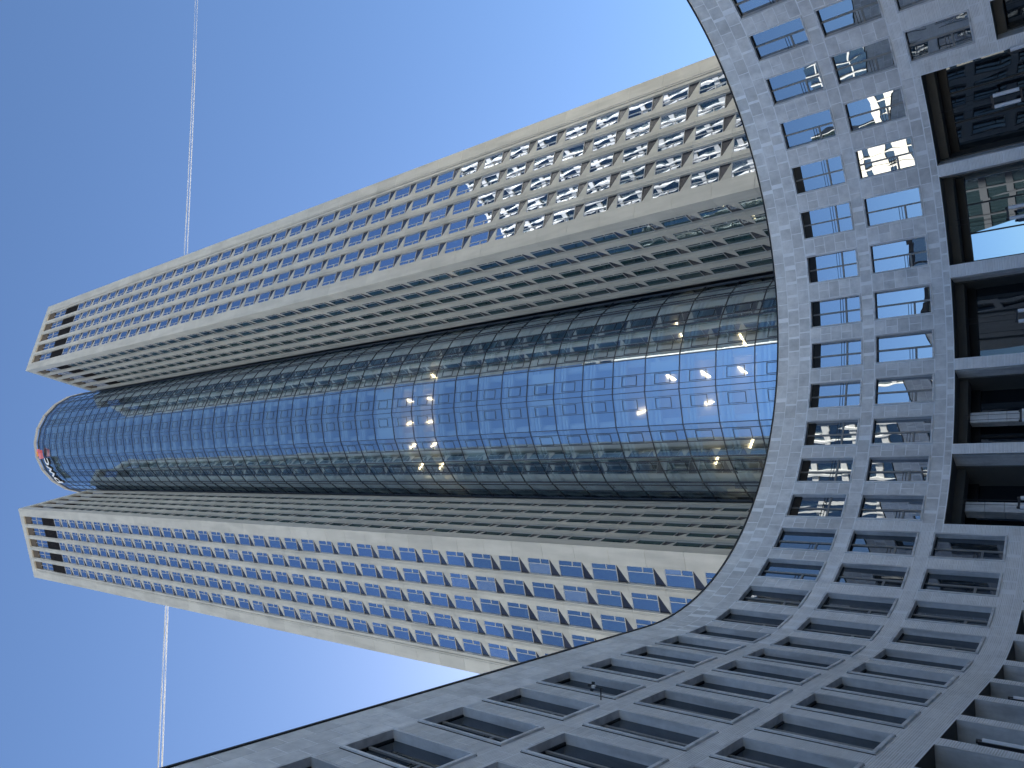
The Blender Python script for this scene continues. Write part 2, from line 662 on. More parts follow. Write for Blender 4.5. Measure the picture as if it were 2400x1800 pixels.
    for k in range(-8, 41):
        z = HEAD0 + FLOOR * k
        a, b = sorted((s2 * (W_IN + 1.9), s2 * (W_IN + 2.8)))
        mb.box((a, -0.55, z - 1.6), (b, -0.52, z), 'tower_glass', T2)
    mb.build('recess_wall', tower)


u = uu(A_R)
make_wing(RA, u, np.array([u[1], -u[0]]), uu(A_R + math.pi / 2), -u, 'wing')
u = uu(A_L)
make_wing(LB, u, np.array([-u[1], u[0]]), uu(A_L - math.pi / 2), -u, 'wing')
windows.emit()
pil.emit()
corners.emit()
edges.emit()

# ---- round glass core
DC = np.array([-3.78, 84.35])
DR = 12.96
D_FLOOR = 4.01
D_Z0 = 86.2 + EYE             # a transom height
D_TOP = 213.4 + EYE
D0 = -1.4                      # centre line of the facets, degrees from the axis
KINK = 16.0


def dpt(deg, r=DR):
    a = AX + math.pi + math.radians(deg)
    return DC + r * uu(a)


def dfacet(deg, off=0.0):
    "point on the faceted skin at this angle, moved outwards by off"
    k = math.floor((deg - D0) / KINK)
    a0, a1 = D0 + k * KINK, D0 + (k + 1) * KINK
    p, q_ = dpt(a0), dpt(a1)
    n = uu(AX + math.pi + math.radians((a0 + a1) / 2))
    d = uu(AX + math.pi + math.radians(deg))
    rad = (p - DC) @ n / (d @ n)
    return DC + d * rad + n * off


lines = []
for k in range(-6, 7):
    base = k * KINK
    lines.append((base, True))
    for o in (2.8, 8.6):
        lines.append((base + o if k >= 0 else base + KINK - o, False))
lines = sorted(set((round(a + D0, 3), t) for a, t in lines if abs(a) < 97))
dz = [D_Z0 + D_FLOOR * k for k in range(-20, 32) if D_Z0 + D_FLOOR * k < D_TOP - 1.0] + [D_TOP]
panels = Pieces('glass_panel', tower, 300)
la = [a for a, t in lines]
for i in range(len(la) - 1):
    a0, a1 = la[i] + 0.12, la[i + 1] - 0.12
    p, q_ = dfacet(a0), dfacet(a1)
    wd = float(np.linalg.norm(q_ - p))
    t = (q_ - p) / wd
    n = np.array([t[1], -t[0]])
    if n @ (p - DC) < 0:
        n = -n
    h = D_FLOOR - 0.1
    mb = MB()
    mb.poly([(0, 0, 0), (wd, 0, 0), (wd, 0, h), (0, 0, h)], 'drum_glass')
    pr = [proto('glass_panel', mb)]
    for j in range(len(dz) - 1):
        if dz[j] < 16:
            continue
        m = frame_m((p[0], p[1], dz[j] + 0.05), t, n)
        sz = shown(m, wd, h)
        if dz[j + 1] - dz[j] < D_FLOOR - 0.1:
            m = m @ Matrix.Diagonal((1, 1, (dz[j + 1] - dz[j] - 0.06) / h, 1))
        # each pane sits a hair out of true, so reflections break from pane to pane
        m = m @ Matrix.Rotation(rng.normal(0, 0.0030), 4, 'Z') @ Matrix.Rotation(rng.normal(0, 0.0025), 4, 'X')
        panels.put(pr, m, sz)
panels.emit()
# mullions
for a, thick in lines:
    p = dfacet(a - 0.001)
    n = uu(AX + math.pi + math.radians(a))
    t = np.array([-n[1], n[0]])
    mb = MB()
    w = 0.036 if thick else 0.022
    mb.box((-w, -0.10, 10), (w, 0.09 if thick else 0.06, D_TOP + 0.02), 'dark_alu', frame_m((p[0], p[1], 0), t, n))
    mb.build('mullion', tower)
kinks = [a for a, t in lines if t]


def ring(z0, z1, r_in, r_out, mat, mb, lo=-90, hi=90):
    ks = [a for a in kinks if lo <= a <= hi]
    for a0, a1 in zip(ks[:-1], ks[1:]):
        pts = []
        for a, off in ((a0, r_in), (a1, r_in), (a1, r_out), (a0, r_out)):
            d = uu(AX + math.pi + math.radians(a))
            pts.append(tuple(DC + d * (DR + off)))
        mb.prism(pts, z0, z1, mat)


for z in dz:
    if z < 14:
        continue
    mb = MB()
    ring(z - 0.034, z + 0.034, -0.10, 0.06, 'dark_alu', mb)
    mb.build('transom', tower)
# opening lights in the narrow strips
vf = Pieces('vent_frame', tower, 300)
for c0, c1 in ((3.3, 8.1), (-8.1, -3.3), (19.3, 24.1), (-24.1, -19.3), (35.3, 40.1), (-40.1, -35.3)):
    p, q_ = dfacet(c0 + D0, 0.012), dfacet(c1 + D0, 0.012)
    wd = float(np.linalg.norm(q_ - p))
    t = (q_ - p) / wd
    n = np.array([t[1], -t[0]])
    if n @ (p - DC) < 0:
        n = -n
        p, t = q_, -t
        n = np.array([t[1], -t[0]])
        if n @ (p - DC) < 0:
            n = -n
    hv = 1.85
    mb = MB()
    for x0, x1, z0, z1 in ((0, wd, 0, .05), (0, wd, hv - .05, hv), (0, .05, .05, hv - .05), (wd - .05, wd, .05, hv - .05)):
        mb.box((x0, -0.01, z0), (x1, 0.045, z1), 'dark_alu')
    pr = [proto('vent_frame', mb)]
    for j in range(len(dz) - 2):
        if dz[j] < 16:
            continue
        m = frame_m((p[0], p[1], dz[j] + 1.0), t, n)
        vf.put(pr, m, shown(m, wd, hv))
vf.emit()
# inside: slabs, rails, columns, core
zs_in = [z for z in dz[:-1] if z > 14]
for z in zs_in:
    mb = MB()
    ks = [a for a in kinks if -97 < a < 97]
    pts = [tuple(DC + (DR - 0.45) * uu(AX + math.pi + math.radians(a))) for a in ks]
    mb.prism(pts, z - 0.42, z - 0.02, 'ceiling')
    so = mb.build('floor_slab', tower)
    mb = MB()
    ring(z - 1.02, z - 0.76, -0.70, -0.30, 'rail', mb)
    ring(z - 1.42, z - 1.18, -0.70, -0.30, 'rail', mb)
    mb.build('edge_rail', so)
mb = MB()
pts = [tuple(DC + 5.6 * uu(2 * math.pi * i / 24)) for i in range(24)]
mb.prism(pts, 10, D_TOP - 1, 'drum_core')
mb.build('inner_core', tower)
for a in (-72, -54, -36, -17.5, 15.0, 33.5, 51, 69):
    mb = MB()
    c = DC + (DR - 1.35) * uu(AX + math.pi + math.radians(a))
    mb.prism([tuple(c + 0.42 * uu(2 * math.pi * i / 14)) for i in range(14)], 10, D_TOP - 1, 'rail')
    mb.build('column', tower)
# a few rooms with white blinds / partitions down
for a0, a1, k in ((-16, -2, -0), (1.5, 14, -0), (-4.2, 1.4, -0), (-3.9, 1.0, -7), (-24, -18, -7), (7.6, 14.4, -7), (7.6, 14.4, -11), (-33, -26, -4), (-30, -22, 23)):
    z = D_Z0 + D_FLOOR * k
    mb = MB()
    p, q_ = dfacet(a0 + D0, -0.3), dfacet(a1 + D0, -0.3)
    p2, q2 = dfacet(a0 + D0, -0.34), dfacet(a1 + D0, -0.34)
    mb.prism([tuple(p), tuple(q_), tuple(q2), tuple(p2)], z - D_FLOOR + 0.1, z - 0.5, 'rail')
    mb.build('roller_blind', tower)
for k, r, a in ((0, 10.3, 8.7), (0, 10.3, -9.3), (-1, 10.1, 8.6), (-1, 10.1, -9.4), (-1, 10.5, -27.2), (-1, 11, -44.4), (-2, 10, 8.7), (-2, 10, -9.4),
                (-2, 10.3, -27.4), (-2, 10.9, -44.6), (-2, 10.3, 27.1), (-11, 8.2, 11), (-11, 9.3, 50.7), (-12, 8.0, 11.4), (-12, 7.4, -11.5), (-12, 9.2, -51.2),
                (-13, 7.8, 12.3), (-13, 8.6, 34.2), (-13, 8.8, -43.6), (-10, 7.9, -14.3)):
    d = uu(AX + math.pi + math.radians(a))
    t = np.array([-d[1], d[0]])
    L = 0.6 if k > -5 else 1.0
    c = DC + d * r
    mb = MB()
    z = D_Z0 + D_FLOOR * k - 0.42
    mb.box((-0.035, -L, z - 0.16), (0.035, L, z - 0.10), 'lit', frame_m((c[0], c[1], 0), t, d))
    mb.build('ceiling_lamp', tower, label='lit warm ceiling strip lamp')
# crown ring
mb = MB()
ring(D_TOP + 0.0, D_TOP + 0.5, -0.25, 0.12, 'dark_alu', mb, -97, 97)
ring(D_TOP + 1.0, D_TOP + 2.0, -0.9, -0.5, 'dark_alu', mb, -97, 97)
mb.build('parapet', tower)
mb = MB()
ring(D_TOP + 2.5, D_TOP + 2.9, -0.35, 0.15, 'alu', mb, -97, 97)
ring(D_TOP + 1.7, D_TOP + 1.8, -0.05, 0.08, 'alu', mb, -97, 97)
mb.build('crown_ring', tower)
for a in kinks:
    if abs(a) < 97:
        c = DC + (DR - 0.3) * uu(AX + math.pi + math.radians(a))
        d = uu(AX + math.pi + math.radians(a))
        mb = MB()
        mb.box((-0.07, -0.3, D_TOP + 0.4), (0.07, 0.2, D_TOP + 2.5), 'dark_alu', frame_m((c[0], c[1], 0), np.array([-d[1], d[0]]), d))
        mb.build('crown_post', tower)
mb = MB()
mb.prism([tuple(DC + (DR - 0.5) * uu(2 * math.pi * i / 40)) for i in range(40)], D_TOP - 0.6, D_TOP - 0.1, 'roof')
mb.build('roof', tower)
# back half of the core, a plain drum
mb = MB()
pts = [tuple(DC + (DR - 0.3) * uu(AX + math.radians(a))) for a in range(-84, 85, 12)]
mb.prism(pts, 0, D_TOP, 'recess')
mb.build('rear_shell', tower)

# ---- sign near the top of the core
sign = thing('rooftop_sign', 'white pwc letters with a pink and orange block emblem on the glass core', 'sign',
             tuple(dpt(-28)) + (207.0 + EYE,))


def letter(ch, deg, z, size, depth=0.5):
    cu = bpy.data.curves.new('letter', 'FONT')
    cu.body = ch
    cu.size = size
    cu.extrude = depth / 2
    cu.offset = 0.06
    cu.align_x = 'CENTER'
    cu.resolution_u = 4
    tmp = bpy.data.objects.new('tmp', cu)
    me = bpy.data.meshes.new_from_object(tmp)
    bpy.data.objects.remove(tmp)
    bpy.data.curves.remove(cu)
    me.name = 'letter'
    me.materials.clear()
    me.materials.append(M['letter_white'])
    me.materials.append(M['black'])
    for pl in me.polygons:
        pl.material_index = 0 if pl.normal.z > 0.5 else 1
    p = dpt(deg, DR + 0.75)
    n = uu(AX + math.pi + math.radians(deg))
    t = np.array([-n[1], n[0]])            # rightwards as seen from in front
    m = Matrix(((t[0], 0, n[0], p[0]), (t[1], 0, n[1], p[1]), (0, 1, 0, z), (0, 0, 0, 1)))
    return link('letter', me, sign, m)


letter('p', -43.2, 206.9 + EYE, 4.6)
letter('w', -32.0, 206.4 + EYE, 4.6)
letter('c', -21.5, 206.2 + EYE, 4.6)
for a0, a1, z0, z1, mt in ((-18.2, -12.4, 210.0, 211.5, 'logo_pink'), (-15.6, -10.6, 211.55, 212.4, 'logo_orange'), (-12.3, -9.4, 210.0, 211.5, 'logo_red'),
                           (-10.5, -8.2, 211.55, 212.1, 'logo_pink')):
    mb = MB()
    p, q_, p2, q2 = dpt(a0, DR + 0.95), dpt(a1, DR + 0.95), dpt(a0, DR + 0.45), dpt(a1, DR + 0.45)
    mb.prism([tuple(p), tuple(q_), tuple(q2), tuple(p2)], z0 + EYE, z1 + EYE, mt)
    mb.build('emblem_block', sign)
mb = MB()
for a in (-46, -40, -35, -29, -24, -19, -9):
    p, q_ = dpt(a, DR + 0.05), dpt(a, DR + 0.5)
    mb.tube((p[0], p[1], 208.2 + EYE), (q_[0], q_[1], 208.2 + EYE), 0.05, 'steel', 6)
p0 = [dpt(a, DR + 0.48) for a in (-47, -36, -25, -14, -5)]
for a, b in zip(p0[:-1], p0[1:]):
    mb.tube((a[0], a[1], 208.2 + EYE), (b[0], b[1], 208.2 + EYE), 0.06, 'steel', 6)
mb.build('bracket', sign)

# ================================================================== CURVED BASE BUILDING
BC = np.array([5.067, 30.330])
BR = 15.962
PHI_L, PHI_R = math.radians(90.5), math.radians(90.0)
ROOF = 17.52 + EYE
base = thing('curved_building', 'low grey stone building with a horseshoe curved facade of deep square windows', 'building', (2.8, 46.1, 0))


def fac(s):
    "point on the facade line, outward normal, tangent (towards larger s)"
    if s >= BR * PHI_L:
        phi, d = PHI_L, s - BR * PHI_L
    elif s <= -BR * PHI_R:
        phi, d = -PHI_R, s + BR * PHI_R
    else:
        phi, d = s / BR, 0.0
    r = uu(AX + phi)
    t = np.array([-r[1], r[0]])
    return BC + BR * r + t * d, -r, t


def fm(s, z, off=0.0):
    p, n, t = fac(s)
    return frame_m((p[0] + n[0] * off, p[1] + n[1] * off, z + EYE), t, n)


COLS = [round(-47.05 + 2.6 * i, 2) for i in range(11)] + [-18.45, -15.85, -13.25, -10.63, -8.03, -5.42, -2.82, -0.22, 2.27, 4.70, 7.07, 9.41, 11.80, 14.18, 16.55, 18.95, 21.35, 23.73, 26.12, 28.50,
        30.88, 33.30, 35.78, 38.25, 40.75, 43.20, 45.70]
WW = 1.66
R1, R2, R3 = (12.76, 15.62), (9.22, 12.14), (5.78, 8.63)
ARCH = [(-10.84, -6.19), (-5.62, -0.99), (-0.34, 4.01), (4.63, 8.78), (9.36, 13.58)]
ARCH_TOP, GR_TOP = 8.30, 4.93
S0, S1 = -47.5, 47.4
openings = []
for i, s in enumerate(COLS):
    openings.append((s, s + WW, *R1))
    openings.append((s, s + WW, *R2))
    if s > 14 or s < -11:
        openings.append((s, s + WW, *R3))
portals = [(a, b, -EYE, ARCH_TOP) for a, b in ARCH] + [(s, s + 1.85, -EYE, GR_TOP) for s in COLS if s > 14 or s < -11]

# backing wall with the holes left out
sb = sorted(set([S0, S1] + [round(v, 3) for o in openings + portals for v in o[:2]] + [round(S0 + 0.8 * i, 3) for i in range(int((S1 - S0) / 0.8) + 1)]))
zb = sorted(set([-EYE, ROOF - EYE] + [round(v, 3) for o in openings + portals for v in o[2:]]))
wall = MB()
for a, b in zip(sb[:-1], sb[1:]):
    if b - a < 1e-4:
        continue
    sm = (a + b) / 2
    hit = [o for o in openings + portals if o[0] < sm < o[1]]
    p, n, t = fac(a)
    q_, n2, t2 = fac(b)
    p, q_ = p - n * 0.0075, q_ - n2 * 0.0075
    for z0, z1 in zip(zb[:-1], zb[1:]):
        zm = (z0 + z1) / 2
        if any(o[2] < zm < o[3] for o in hit):
            continue
        wall.poly([(p[0], p[1], z0 + EYE), (q_[0], q_[1], z0 + EYE), (q_[0], q_[1], z1 + EYE), (p[0], p[1], z1 + EYE)], 'mortar')
# the rest of the right arm, out of the picture, as a plain wall
for a, b in ((-47.5, -60.0),):
    p, n, t = fac(a)
    q_, n2, t2 = fac(b)
    wall.poly([(q_[0], q_[1], 0), (p[0], p[1], 0), (p[0], p[1], ROOF), (q_[0], q_[1], ROOF)], 'stone')
wall.build('wall', base)
# roof and rear wall
rf = MB()
cuts = [-60.0] + [S0 + 1.6 * i for i in range(int((S1 - S0) / 1.6) + 1)] + [S1]
for a, b in zip(cuts[:-1], cuts[1:]):
    p, n, t = fac(a)
    q_, n2, t2 = fac(b)
    p2, q2 = p - n * 7.0, q_ - n2 * 7.0
    p, q_ = p - n * 0.05, q_ - n2 * 0.05
    rf.poly([(p[0], p[1], ROOF - .03), (q_[0], q_[1], ROOF - .03), (q2[0], q2[1], ROOF - .03), (p2[0], p2[1], ROOF - .03)], 'roof')
    rf.poly([(p2[0], p2[1], 0), (q2[0], q2[1], 0), (q2[0], q2[1], ROOF - .03), (p2[0], p2[1], ROOF - .03)], 'roof')
rf.build('roof', base)
cp = MB()
cuts = [S0 + 0.5 * i for i in range(int((S1 - S0) / 0.5) + 1)]
for a, b in zip(cuts[:-1], cuts[1:]):
    p, n, t = fac(a)
    q_, n2, t2 = fac(b)
    cp.prism([tuple(p + n * .035), tuple(q_ + n2 * .035), tuple(q_ - n2 * .4), tuple(p - n * .4)][::-1], ROOF - 0.01, ROOF + 0.07, 'black')
cp.build('coping', base)

# ---- stone slabs
slabs = Pieces('stone_slab', base, 300)
_sp = {}


def slab_proto(w, h, rib):
    key = (round(w, 2), round(h, 2), rib)
    if key in _sp:
        return _sp[key]
    w, h = key[0], key[1]
    mb = MB()
    if not rib:
        e = 0.006
        mb.box((-w / 2, -0.05, 0), (w / 2, -e, h), 'stone')
        mb.poly([(-w / 2 + e, 0, e), (w / 2 - e, 0, e), (w / 2 - e, 0, h - e), (-w / 2 + e, 0, h - e)], 'stone')
        for a, b in (((-w / 2, -e, 0), (-w / 2 + e, 0, e)), ):
            pass
        c0 = [(-w / 2, -e, 0), (w / 2, -e, 0), (w / 2, -e, h), (-w / 2, -e, h)]
        c1 = [(-w / 2 + e, 0, e), (w / 2 - e, 0, e), (w / 2 - e, 0, h - e), (-w / 2 + e, 0, h - e)]
        for i in range(4):
            j = (i + 1) % 4
            mb.poly([c0[i], c0[j], c1[j], c1[i]], 'stone')
    else:
        n = max(2, int(round(h / 0.056)))
        d = h / n
        prof = []
        for i in range(n):
            z = i * d
            prof += [(0, z), (0, z + d * 0.44), (-0.036, z + d * 0.50), (-0.036, z + d * 0.97)]
        prof.append((0, h))
        for (y0, z0), (y1, z1) in zip(prof[:-1], prof[1:]):
            mb.poly([(-w / 2, y0, z0), (w / 2, y0, z0), (w / 2, y1, z1), (-w / 2, y1, z1)], 'stone_rib')
        for sx in (-1, 1):
            mb.poly([(sx * w / 2, -0.05, 0), (sx * w / 2, -0.012, 0), (sx * w / 2, -0.012, h), (sx * w / 2, -0.05, h)][::sx], 'stone_rib')
        mb.poly([(-w / 2, -0.05, h), (-w / 2, 0, h), (w / 2, 0, h), (w / 2, -0.05, h)][::-1], 'stone_rib')
        mb.poly([(-w / 2, -0.05, 0), (-w / 2, 0, 0), (w / 2, 0, 0), (w / 2, -0.05, 0)], 'stone_rib')
    _sp[key] = [proto('stone_slab', mb)]
    return _sp[key]


J = 0.016


def slab(s0, s1, z0, z1, rib):
    w, h = s1 - s0 - 2 * J, z1 - z0 - 2 * J
    if w < 0.05 or h < 0.05:
        return
    m = fm((s0 + s1) / 2, z0 + J, rng.uniform(-0.002, 0.002))
    slabs.put(slab_proto(w, h, rib), m, shown(m @ Matrix.Translation((-w / 2, 0, 0)), w, h))


def run(s0, s1, z0, z1, length, shift, rib):
    "a course of slabs from s0 to s1"
    s = s0
    e = s0 + length * (shift if shift > 0.05 else 1.0)
    while s < s1 - 0.02:
        e = min(e, s1)
        if s1 - e < 0.25:
            e = s1
        slab(s, e, z0, z1, rib)
        s = e
        e = s + length


run(S0, S1, 16.90, 17.50, 0.83, 0, False)
run(S0, S1, 16.27, 16.90, 0.83, 0.5, False)
run(S0, S1, 15.65, 16.27, 0.83, 0.15, False)
run(S0, 14.18, 12.16, 12.74, 0.83, 0.3, False)
run(14.18, S1, 12.16, 12.74, 0.83, 0.3, True)
run(S0, -10.9, 8.66, 9.20, 0.83, 0.6, True)
run(-10.9, 13.6, 8.66, 9.20, 0.83, 0.6, False)
run(13.6, S1, 8.66, 9.20, 0.83, 0.6, True)
run(-10.9, 14.15, 8.33, 8.64, 0.83, 0.2, False)
run(S0, -10.9, 5.26, 5.76, 0.83, 0.1, True)
run(S0, -10.9, 4.96, 5.26, 0.83, 0.5, True)
run(13.62, S1, 5.26, 5.76, 0.83, 0.1, True)
run(13.62, S1, 4.96, 5.26, 0.83, 0.5, True)
for a, b in zip(COLS[:-1], COLS[1:]):
    p0, p1 = a + WW + 0.012, b - 0.012
    for zr, kind in ((R1, 1), (R2, 2), (R3, 3)):
        if kind == 3 and -11 < p0 < 13.6:
            continue
        if kind == 3 and p0 < 14 and p0 > 0:
            p0 = 13.60
        if kind == 3 and p1 > -11 and p1 < 0:
            p1 = -10.9
        rib = (kind == 3) or (kind == 2 and p0 > 13) or (kind == 1 and p0 > 26)
        h = (zr[1] - zr[0]) / 5
        for j in range(5):
            z0 = zr[0] + h * j
            if j % 2:
                pm = (p0 + p1) / 2
                slab(p0, pm, z0, z0 + h, rib)
                slab(pm, p1, z0, z0 + h, rib)
            else:
                slab(p0, p1, z0, z0 + h, rib)
po = sorted(portals)
for a, b in zip(po[:-1], po[1:]):
    p0, p1, top = a[1] + 0.01, b[0] - 0.01, min(a[3], b[3])
    z = top
    while z > -EYE + 0.1:
        h = 0.72
        slab(p0, p1, max(z - h, -EYE), z, True)
        z -= h
# step pieces beside the tall openings, up to the sills above
for p0, p1 in ((13.60, 14.16), (-11.38, -10.86)):
    z = 8.30
    while z > 4.97:
        slab(p0, p1, max(z - 0.62, 4.95), z, True)
        z -= 0.62
slabs.emit()

# ---- windows of the base
FW, PROUD, DEEP = 0.085, 0.055, -0.215


def base_window(kind, blind):
    h = R1[1] - R1[0] if kind == 1 else (R2[1] - R2[0] if kind == 2 else R3[1] - R3[0])
    fr = MB()
    for x0, x1, z0, z1 in ((0, WW, 0, FW), (0, WW, h - FW, h), (0, FW, FW, h - FW), (WW - FW, WW, FW, h - FW)):
        fr.box((x0 + (0.003 if x0 == 0 else 0), DEEP, z0), (x1, PROUD, z1), 'frame_stone')
    # thin black strips put in as the shade of a gap behind the proud frame
    fr.box((-0.012, -0.018, -0.012), (0.004, 0.012, h + 0.012), 'black')
    fr.box((WW - 0.002, -0.018, -0.012), (WW + 0.012, 0.012, h + 0.012), 'black')
    mu = MB()
    xm = 0.52 * WW
    y0, y1 = DEEP + 0.015, DEEP + 0.065
    mu.box((xm - 0.045, y0, FW), (xm + 0.045, y1, h - FW), 'mullion')
    zt = h * 0.31
    rng_x = (FW, WW - FW) if blind else (xm + 0.045, WW - FW)
    mu.box((rng_x[0], y0, zt - 0.045), (rng_x[1], y1 - 0.004, zt + 0.045), 'mullion')
    ra_ = MB()
    for dz_ in (0.17, 0.31):
        ra_.box((rng_x[0], y0, zt + dz_ - 0.011), (rng_x[1], y1 - 0.03, zt + dz_ + 0.011), 'black')
    gl = MB()
    e = rng.uniform(-0.002, 0.002, 8)
    top = h - FW - (0.42 if blind else 0.05)
    for i, (x0, x1) in enumerate(((FW, xm), (xm, WW - FW))):
        k = e[4 * i:4 * i + 4] + DEEP + 0.02
        gl.poly([(x0, k[0], FW), (x1, k[1], FW), (x1, k[2], top), (x0, k[3], top)], 'base_glass')
    bl = MB()
    if blind:
        bl.box((FW, DEEP - .02, top), (WW - FW, DEEP + 0.03, h - FW), 'black')
        for j in range(6):
            z = top + 0.03 + j * 0.062
            bl.box((FW, DEEP + 0.03, z), (WW - FW, DEEP + 0.075, z + 0.03), 'black')
    else:
        bl.box((FW, DEEP - .02, top), (WW - FW, DEEP + 0.06, h - FW), 'black')
    sets = [proto('window', fr), proto('pane', gl), proto('mullion', mu), proto('guard_rail', ra_)]
    sets.append(proto('blind' if blind else 'head_panel', bl))
    return sets


bw = {}
far_win = MB()
for i, s in enumerate(COLS):
    for kind, zr in ((1, R1), (2, R2), (3, R3)):
        if kind == 3 and -11 < s < 14:
            continue
        blind = kind == 1 and -9 < s < 12
        key = (kind, blind, i % 4)
        if key not in bw:
            bw[key] = base_window(kind, blind)
        m = fm(s + WW / 2, zr[0]) @ Matrix.Translation((-WW / 2, 0, 0))
        nm, mb_, me = bw[key][0]
        if s < -19.5:                       # far along the right arm, outside the picture: one joined part
            for nm, mb_, me in bw[key]:
                A = np.array(m)
                v = np.array(mb_.v) @ A[:3, :3].T + A[:3, 3]
                k0 = len(far_win.v)
                far_win.v += [tuple(q) for q in v]
                idx = [far_win.mi(t_) for t_ in mb_.mats]
                far_win.f += [tuple(k0 + j for j in f) for f in mb_.f]
                far_win.m += [idx[t_] for t_ in mb_.m]
            continue
        w = link(nm, me, base, m)
        for nm, mb_, me in bw[key][1:]:
            mm = m
            if nm == 'pane':
                mm = m @ Matrix.Rotation(rng.normal(0, 0.004), 4, 'Z') @ Matrix.Rotation(rng.normal(0, 0.003), 4, 'X')
            link(nm, me, w, mm)

far_win.build('window', base)['kind'] = 'stuff'

# ---- tall openings (porticoes)
for a, b, z0, z1 in portals:
    big = b - a > 3
    m = fm((a + b) / 2, 0)
    w = float(np.linalg.norm(fac(b)[0] - fac(a)[0])) - 0.01
    hw = w / 2
    D = 2.3 if big else 1.3
    mb = MB()
    jm = 'frame_stone'
    k = 0.94
    # jambs and soffit as boxes standing behind the facade line
    for sx in (-1, 1):
        x0, x1 = sorted((sx * hw, sx * (hw + 0.2)))
        mb.box((x0, -0.75, z0), (x1, -0.025, z1), jm, m)
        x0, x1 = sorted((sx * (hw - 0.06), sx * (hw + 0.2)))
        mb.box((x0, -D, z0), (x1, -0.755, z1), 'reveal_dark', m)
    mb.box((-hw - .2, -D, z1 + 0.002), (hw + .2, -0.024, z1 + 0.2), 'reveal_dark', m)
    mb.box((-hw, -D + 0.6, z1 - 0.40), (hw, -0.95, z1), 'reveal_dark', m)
    o = mb.build('opening', base)
    gl = MB()
    nseg = 3 if big else 1
    if big:
        ztop = z1 - 0.75
        for i in range(nseg):
            x0, x1 = -hw + w * i / nseg, -hw + w * (i + 1) / nseg
            gl.poly([tuple(m @ Vector(v)) for v in ((x0, -D + .12, z0), (x1, -D + .12 + rng.uniform(-.01, .01), z0),
                                                     (x1, -D + .12 + rng.uniform(-.01, .01), ztop), (x0, -D + .12, ztop))], 'portal_mirror' if -6 < a < -5 else 'portal_glass')
        gl.build('pane', o)
        mu = MB()
        for i in range(nseg + 1):
            x = -hw + w * i / nseg
            mu.box((x - 0.04, -D + 0.10, z0), (x + 0.04, -D + 0.22, ztop), 'black', m)
        mu.box((-hw, -D, ztop), (hw, -D + 0.25, z1), 'black', m)
        mu.build('mullion', o)
        if a > 4:
            ic = MB()
            for j in range(12):
                zz = z1 - 0.45 - 0.8 * j
                ic.box((-0.28, -1.75, max(zz - 0.78, z0)), (0.28, -1.25, zz), 'frame_stone', m)
                if zz - 0.8 < z0:
                    break
            ic.build('inner_pier', o)
    else:
        gl.poly([tuple(m @ Vector(v)) for v in ((-hw, -D + .05, z0), (hw, -D + .05, z0), (hw, -D + .05, z1), (-hw, -D + .05, z1))], 'portal_glass')
        gl.build('pane', o)
        mu = MB()
        for xx in (-0.33, 0.02, 0.36):
            mu.box((xx * w - 0.006, -0.72, z0), (xx * w + 0.006, -0.71, z1), 'black', m)
        mu.build('mullion', o)

# ---- twin tube lamps hanging in the openings
LAMP_LABELS = [
    (-8.55, 'twin white tube lamp hanging in the tall opening nearest the top edge'),
    (-3.15, 'twin white tube lamp hanging before the tall opening whose glass mirrors a building and sky'),
    (1.95, 'twin white tube lamp in the third tall opening from the top edge'),
    (7.05, 'twin white tube lamp in the fourth tall opening, beside a stone inner pier'),
    (11.75, 'twin white tube lamp in the last tall opening before the rows of narrow ground openings'),
]
for s, lab in LAMP_LABELS:
    m = fm(s, 0, -0.55)
    org = m @ Vector((0, 0, 4.95))
    t = thing('tube_lamp', lab, 'lamp', tuple(org), 'twin tube lamps in the tall openings')
    for sx in (-0.27, 0.27):
        mb = MB()
        mb.tube(m @ Vector((sx, 0, 4.42)), m @ Vector((sx, 0, 5.52)), 0.095, 'tube', 16)
        o = mb.build('tube', t)
        for z0_, z1_ in ((4.26, 4.42), (5.52, 5.66)):
            mb = MB()
            mb.tube(m @ Vector((sx, 0, z0_)), m @ Vector((sx, 0, z1_)), 0.06, 'steel', 10)
            mb.build('end_cap', o)
        mb = MB()
        mb.tube(m @ Vector((sx * 0.5, 0, 5.63)), m @ Vector((sx * 0.5, 0, ARCH_TOP - .38)), 0.012, 'steel', 5)
        mb.build('cable', t)
    mb = MB()
    mb.box((-0.27, -0.05, 4.32), (0.27, 0.05, 4.40), 'steel', m)
    mb.box((-0.27, -0.05, 5.54), (0.27, 0.05, 5.62), 'steel', m)
    mb.build('bracket', t)
for s, off, zt_, lab in ((31.2, -0.28, 4.25, 'white tube lamp on a black bracket nearest the bottom right corner'),
                        (26.4, -0.28, 4.25, 'white tube lamp on a black bracket, second up from the bottom right corner'),
                        (-11.15, 0.22, 4.45, 'white tube lamp on the ribbed pier at the top right corner')):
    m = fm(s, 0, off)
    org = m @ Vector((0, 0, zt_ - .6))
    t = thing('tube_lamp', lab, 'lamp', tuple(org), 'single tube lamps at the ground openings')
    mb = MB()
    mb.tube(m @ Vector((0.30, 0, zt_ - 1.25)), m @ Vector((0.30, 0, zt_)), 0.095, 'tube', 16)
    o = mb.build('tube', t)
    for z0_, z1_ in ((zt_, zt_ + .14), (zt_ - 1.39, zt_ - 1.25)):
        mb = MB()
        mb.tube(m @ Vector((0.30, 0, z0_)), m @ Vector((0.30, 0, z1_)), 0.06, 'steel', 10)
        mb.build('end_cap', o)
    mb = MB()
    mb.box((0.44, -0.05, zt_ - 1.35), (0.50, 0.05, zt_ + .05), 'steel', m)
    mb.box((0.26, -0.04, zt_ + 0.02), (0.46, 0.04, zt_ + .08), 'steel', m)
    mb.box((0.26, -0.04, zt_ - 1.36), (0.46, 0.04, zt_ - 1.30), 'steel', m)
    mb.build('bracket', t)

